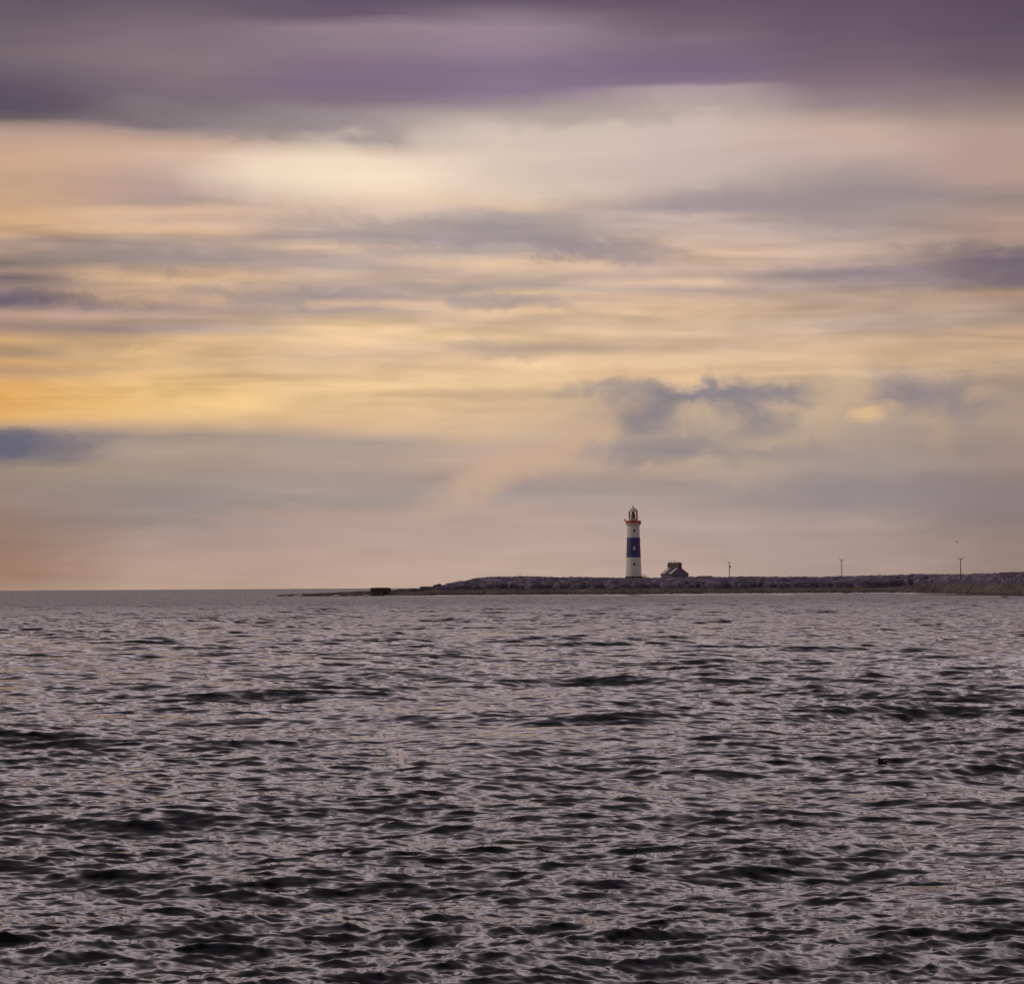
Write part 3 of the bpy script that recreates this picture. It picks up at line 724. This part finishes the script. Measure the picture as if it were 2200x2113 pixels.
# dome, vent ball, lightning rod
bm = bmesh.new()
pr = [(2.30, z1), (2.34, z1+.06), (2.34, z1+.20), (2.22, z1+.24)]
for i in range(1, 13):
    a = math.pi/2*i/12
    pr.append((2.22*math.cos(a)*0.97+.05, z1+.24+1.72*math.sin(a)))
lathe(bm, pr, NS, cap1=True); dome = obj("dome", bm, M_LEAD, lh, 30)
zd = z1+1.96
bm = bmesh.new(); lathe(bm, [(.36, zd-.10), (.34, zd+.22), (.30, zd+.25)], 20, cap1=True); vent = obj("vent", bm, M_RUST, dome, 40)
bm = bmesh.new(); lathe(bm, [(.10, zd+.22), (.30, zd+.34), (.36, zd+.55), (.27, zd+.78), (.06, zd+.92), (.03, zd+1.45)], 20, cap1=True); obj("finial", bm, M_DARK, dome, 40)
# windows facing the sea
def tower_window(z, w, h, a_deg, style):
    a = math.radians(a_deg); r = rad(z); slope = math.atan2(rad(z-.5)-rad(z+.5), 1.0)
    fr = bmesh.new(); t = .10
    def B(bm, x, zz, sx, sz, depth, out): box(bm, (x, -(out-depth/2), zz), (sx, depth, sz))
    o_ = r*0+.10
    B(fr, -(w/2-t/2), 0, t, h, .34, o_); B(fr, (w/2-t/2), 0, t, h, .34, o_)
    B(fr, 0, h/2-t/2, w-2*t-.004, t, .34, o_); B(fr, 0, -h/2+t/2, w-2*t-.004, t, .34, o_)
    if style == 'cross': B(fr, 0, 0, .07, h-2*t-.004, .30, o_-.02)
    o = obj("window", fr, M_PANE if style != 'shutter' else M_WHITE, lh)
    o.location = (r*math.cos(a), r*math.sin(a), z)
    o.rotation_euler = (-slope, 0, a+math.pi/2)
    pn = bmesh.new(); B(pn, 0, 0, w-2*t-.004, h-2*t-.004, .20, o_-.06); obj("pane", pn, M_PANE, o)
    sl = bmesh.new(); B(sl, 0, -h/2-.11, w+.3, .20, .40, o_+.08); obj("sill", sl, M_WHITE, o)
    if style == 'shutter':
        sh = bmesh.new(); B(sh, -w*.16, 0, w*.56, h-.1, .06, o_+.05); obj("shutter", sh, M_WHITE, o)
tower_window((1242.2-1139.6)*m_px, 0.92, 1.12, -84, 'plain')
tower_window((1242.2-1176.4)*m_px, 1.05, 1.45, -85, 'shutter')
tower_window((1242.2-1211.7)*m_px, 0.95, 1.18, -86, 'cross')
# instruments on the gallery's left side
bm = bmesh.new(); box(bm, (-4.15, -.3, zg+1.62), (.62, .5, .66), None, .06); tube(bm, [(-3.6, -.3, zg+1.15), (-4.15, -.3, zg+1.2), (-4.15, -.3, zg+1.35)], .05)
obj("fog_sensor", bm, M_DARK, lh)
bm = bmesh.new(); tube(bm, [(-3.66, -.5, zg+.9), (-3.66, -.5, zg+2.3)], .055); obj("antenna", bm, M_DARK, lh)
# lightning conductor bracket on the band's right edge
bm = bmesh.new(); box(bm, (rad(18)+.16, -.2, 18.0), (.34, .3, .42), None, .04); obj("floodlight", bm, M_DARK, lh)
# entrance landing and stair on the right
st_ = bmesh.new()
for i in range(8):
    x = 5.1+i*.30; zz = .95-i*.2
    box(st_, (x, 0, zz/2-1.2), (.298, 1.5, zz+2.4))
sr = obj("entrance_stair", st_, M_RED, lh)
bm = bmesh.new(); box(bm, (4.52, -.1, -.65), (.85, 1.7, 3.2)); obj("landing", bm, M_WHITE, lh)
bm = bmesh.new()
for y in (-.78, .78):
    tube(bm, [(4.05, y, 2.0), (5.0, y, 2.0), (7.4, y, .42)], .045)
    tube(bm, [(4.05, y, 1.5), (5.0, y, 1.5), (7.4, y, -.05)], .035)
    for x, zt_ in ((4.1, 2.0), (5.0, 2.0), (5.8, 1.47), (6.6, .95), (7.4, .42)): tube(bm, [(x, y, zt_-1.15), (x, y, zt_)], .04)
obj("handrail", bm, M_RED, sr)

# ------------------------------------------------------------------ keepers' house
YH = 1422.0
hb = at(1450, 1247, YH)
A_H = math.radians(30)
hs = empty("house", hb, A_H)
tag(hs, "dark gabled house with pale roof strips and a wide chimney beside the lighthouse", "house")
mh = YH/F
def hz(py): return (1247-py)*mh
GW, GL = 9.7, 9.4                       # gable width, length along the ridge
# front gable centre in the house frame: x along the gable, y along the ridge (away from the viewer)
fx = (1461.5-1450)*mh; 
x_c = fx/math.cos(A_H); 
ze, zr = hz(1232.9), hz(1218.4)
hw = GW/2
def hx(x, y): return (x_c+x, y)
bm = bmesh.new()
fv = [bm.verts.new((x_c+x, 0, z)) for x, z in ((-hw, -3), (hw, -3), (hw, ze), (0, zr), (-hw, ze))]
bv = [bm.verts.new((x_c+x, GL, z)) for x, z in ((-hw, -3), (hw, -3), (hw, ze), (0, zr), (-hw, ze))]
bm.faces.new(fv[::-1]); bm.faces.new(bv)
for i in (0, 1, 4): bm.faces.new((fv[i], fv[(i+1) % 5], bv[(i+1) % 5], bv[i]))
obj("wall", bm, M_STONE, hs)
def slope_slab(s, y0, y1, t0, t1, over, d0=0.0, d1=1.0):
    """a slab lying on one roof slope: s = -1 left, 1 right"""
    bm = bmesh.new(); n = Vector((s*(zr-ze), 0, hw)).normalized()
    e = Vector((x_c+s*hw, 0, ze)); r = Vector((x_c, 0, zr)); d = (e-r)
    p0 = r+d*d0; p1 = r+d*(d1) + d.normalized()*over
    c = []
    for p in (p0, p1):
        for y in (y0, y1):
            for t in (t0, t1): c.append(bm.verts.new(Vector((p.x, y, p.z))+n*t))
    for f in ((0, 1, 3, 2), (4, 6, 7, 5), (0, 4, 5, 1), (2, 3, 7, 6), (0, 2, 6, 4), (1, 5, 7, 3)): bm.faces.new([c[i] for i in f])
    return bm
rf = obj("roof", slope_slab(-1, -.12, GL+.12, .003, .20, .32), M_SLATE, hs)
obj("roof", slope_slab(1, -.12, GL+.12, .003, .20, .32), M_SLATE, hs)
obj("roof_panel", slope_slab(-1, 0.15, 2.25, .203, .29, .12, .16, .97), M_SHEET, rf)
obj("roof_panel", slope_slab(-1, 6.6, 8.8, .203, .29, .12, .16, .97), M_SHEET, rf)
bm = bmesh.new(); box(bm, (x_c-hw-.30, GL/2, ze-.22), (.16, GL+.3, .16)); obj("gutter", bm, M_DARK, hs)
# chimney: a long spine stack on the ridge with its row of pots
zc0, zc1 = zr-1.0, hz(1209.4)
bm = bmesh.new(); box(bm, (x_c, GL/2, (zc0+zc1)/2), (1.75, GL+.5, zc1-zc0)); ch = obj("chimney", bm, M_CHIM, hs)
bm = bmesh.new(); box(bm, (x_c, GL/2, zc1+.09), (1.95, GL+.7, .18), None, .03); obj("chimney_cap", bm, M_CHIM, ch)
for i, y in enumerate((.3, 1.3, 2.3, 3.3, 4.5, 6.0, 7.5, 8.7, 9.4)):
    hgt, rr = ((.38, .19) if i not in (4, 7) else (1.05, .17))
    bm = bmesh.new(); lathe(bm, [(rr*1.15, zc1+.18), (rr, zc1+.26), (rr*.9, zc1+.18+hgt*.8), (rr*1.15, zc1+.18+hgt*.86), (rr*1.1, zc1+.18+hgt)], 14, (x_c, y, 0), cap1=True)
    obj("chimney_pot", bm, M_POT if i not in (4, 7) else M_CHIM, ch, 40)
# openings in the seaward gable, mostly below the skyline
for x, z in ((-2.2, ze-1.4), (2.0, ze-1.4)):
    bm = bmesh.new()
    for sx in (-1, 1): box(bm, (x_c+x+sx*.52, -.06, z), (.10, .16, 1.5))
    box(bm, (x_c+x, -.06, z+.72), (.93, .16, .08)); box(bm, (x_c+x, -.06, z-.72), (.93, .16, .08))
    w_ = obj("window", bm, M_STONE, hs)
    bm = bmesh.new(); box(bm, (x_c+x, -.012, z), (.935, .05, 1.355)); obj("pane", bm, M_PANE, w_)

# ------------------------------------------------------------------ poles
def pole(px, Y, ytop, ybase, lean, label, kind):
    b = at(px, ybase, Y); t = at(px, ytop, Y); hgt = t.z-b.z
    o = empty("utility_pole", (b.x, b.y, b.z))
    tag(o, label, "utility pole", "utility poles along the skyline")
    bm = bmesh.new(); tube(bm, [(0, 0, -2.0), (0, 0, 0), (lean*.5, 0, hgt*.5), (lean, 0, hgt)], [.20, .19, .165, .13], 12); obj("shaft", bm, M_WOOD, o, 40)
    za = hgt-.22
    if kind == 'v':
        bm = bmesh.new(); box(bm, (lean, -.17, za), (1.75, .12, .14)); box(bm, (lean-.42, -.17, za-.22), (.7, .05, .06), Matrix.Rotation(.6, 3, 'Y')); ca = obj("crossarm", bm, M_ARM, o)
        for s in (-1, 1):
            bm = bmesh.new(); tube(bm, [(lean+s*.80, -.17, za+.05), (lean+s*1.0, -.17, za+.58)], [.10, .13], 10); obj("insulator", bm, M_INSUL, ca, 40)
        bm = bmesh.new(); tube(bm, [(lean, 0, hgt-.02), (lean, 0, hgt+.28)], [.06, .08], 10); obj("insulator", bm, M_INSUL, o, 40)
    else:
        bm = bmesh.new(); box(bm, (lean, -.17, za), (1.9, .12, .15)); ca = obj("crossarm", bm, M_ARM, o)
        for s in (-1, 0.35, 1):
            bm = bmesh.new(); tube(bm, [(lean+s*.85, -.17, za-.06), (lean+s*.85, -.17, za-.30)], [.06, .07], 10); obj("insulator", bm, M_INSUL, ca, 40)
        bm = bmesh.new(); lathe(bm, [(.05, hgt-2.75), (.26, hgt-2.7), (.28, hgt-1.95), (.20, hgt-1.85), (.06, hgt-1.6)], 16, (.40, 0, 0), cap0=True, cap1=True)
        box(bm, (.16, 0, hgt-2.3), (.3, .1, .12))
        obj("transformer", bm, M_DARK, o, 40)
pole(1567.2, 1415, 1206.8, 1240.3, -.08, "timber utility pole with transformer can on its side, nearest the house", 'flat')
pole(1809, 1415, 1202.2, 1239, -.20, "bare utility pole standing between the transformer pole and the rightmost pole", 'v')
pole(2064, 1200, 1198.9, 1235, .05, "utility pole with upturned crossarm tips under the dark flying bird", 'v')
b = at(1119.5, 1239.5, 1440); t = at(1119.5, 1226.6, 1440)
bm = bmesh.new(); tube(bm, [(0, 0, -.8), (0, 0, t.z-b.z)], [.06, .045], 8)
lathe(bm, [(.10, -.3), (.10, .15), (.06, .2)], 8)
o = obj("marker_post", bm, M_WOOD, None, 40); o.location = b
tag(o, "thin faint marker post alone on the headland left of the lighthouse", "post")

# ------------------------------------------------------------------ birds (one skinned surface each)
def bird_mesh(name, verts, edges, radii, mat):
    me = bpy.data.meshes.new(name); me.from_pydata(verts, edges, [])
    tmp = bpy.data.objects.new(name+"_skin", me); COL.objects.link(tmp)
    md = tmp.modifiers.new("skin", 'SKIN'); md.use_smooth_shade = True
    sv = me.skin_vertices[0].data
    for i, r in enumerate(radii): sv[i].radius = r if isinstance(r, tuple) else (r, r)
    sv[0].use_root = True
    tmp.modifiers.new("sub", 'SUBSURF').render_levels = 2; tmp.modifiers["sub"].levels = 2
    dg = bpy.context.evaluated_depsgraph_get()
    m2 = bpy.data.meshes.new_from_object(tmp.evaluated_get(dg)); m2.name = name
    bpy.data.objects.remove(tmp); bpy.data.meshes.remove(me)
    m2.materials.clear(); m2.materials.append(mat)
    o = bpy.data.objects.new(name, m2); COL.objects.link(o)
    return o
def flying(px, py, Y, s, rz, label):
    v = [(0, 0, 0), (0, -.16, .02), (0, -.25, .04), (0, -.34, .03), (0, .2, 0), (0, .38, .01),
         (.16, -.03, .09), (.38, .02, .20), (.60, .12, .16), (.80, .24, .08),
         (-.16, -.03, .09), (-.38, .02, .20), (-.60, .12, .16), (-.80, .24, .08)]
    e = [(0, 1), (1, 2), (2, 3), (0, 4), (4, 5), (0, 6), (6, 7), (7, 8), (8, 9), (0, 10), (10, 11), (11, 12), (12, 13)]
    r = [.11, .075, .06, .015, .07, .05, .07, .065, .05, .02, .07, .065, .05, .02]
    o = bird_mesh("flying_bird", v, e, r, M_BIRD)
    o.location = at(px, py, Y); o.rotation_euler = (0, .15, rz); o.scale = (s, s, s)
    tag(o, label, "bird", "birds over the island")
flying(2056.6, 1163.8, 620, 0.64, 0.9, "larger dark bird flying above the rightmost utility pole")
flying(1685.6, 1227.2, 1300, 0.62, 1.3, "tiny faint bird low over the skyline left of the middle pole")
# floating seabird
kb = MatB("brown_plumage")
tcn = kb.n('ShaderNodeTexCoord'); sp = kb.n('ShaderNodeSeparateXYZ'); kb.l(tcn.outputs['Object'], sp.inputs[0])
nz = kb.n('ShaderNodeTexNoise'); kb.l(tcn.outputs['Object'], nz.inputs['Vector']); nz.inputs['Scale'].default_value = 13
r_ = kb.n('ShaderNodeValToRGB'); kb.l(nz.outputs['Fac'], r_.inputs[0])
r_.color_ramp.elements[0].position = .60; r_.color_ramp.elements[0].color = (.018, .009, .007, 1)
r_.color_ramp.elements[1].position = .66; r_.color_ramp.elements[1].color = (.55, .46, .34, 1)
kb.l(r_.outputs[0], kb.b.inputs['Base Color']); kb.b.inputs['Roughness'].default_value = .8
pb = on_crest(1899, 1631)
v = [(0, 0, .02), (.06, 0, .028), (.125, 0, .035), (-.05, 0, .025), (-.080, 0, .050), (-.095, 0, .075), (-.135, 0, .070)]
o = bird_mesh("floating_bird", v, [(0, 1), (1, 2), (0, 3), (3, 4), (4, 5), (5, 6)], [.055, .045, .015, .045, .026, .028, .006], kb.m)
o.location = (float(pb[0]), float(pb[1]), float(pb[2])-.015); o.scale = (0.8, 0.8, 0.8)
tag(o, "small dark brown seabird with pale patches floating on a wave crest", "bird")
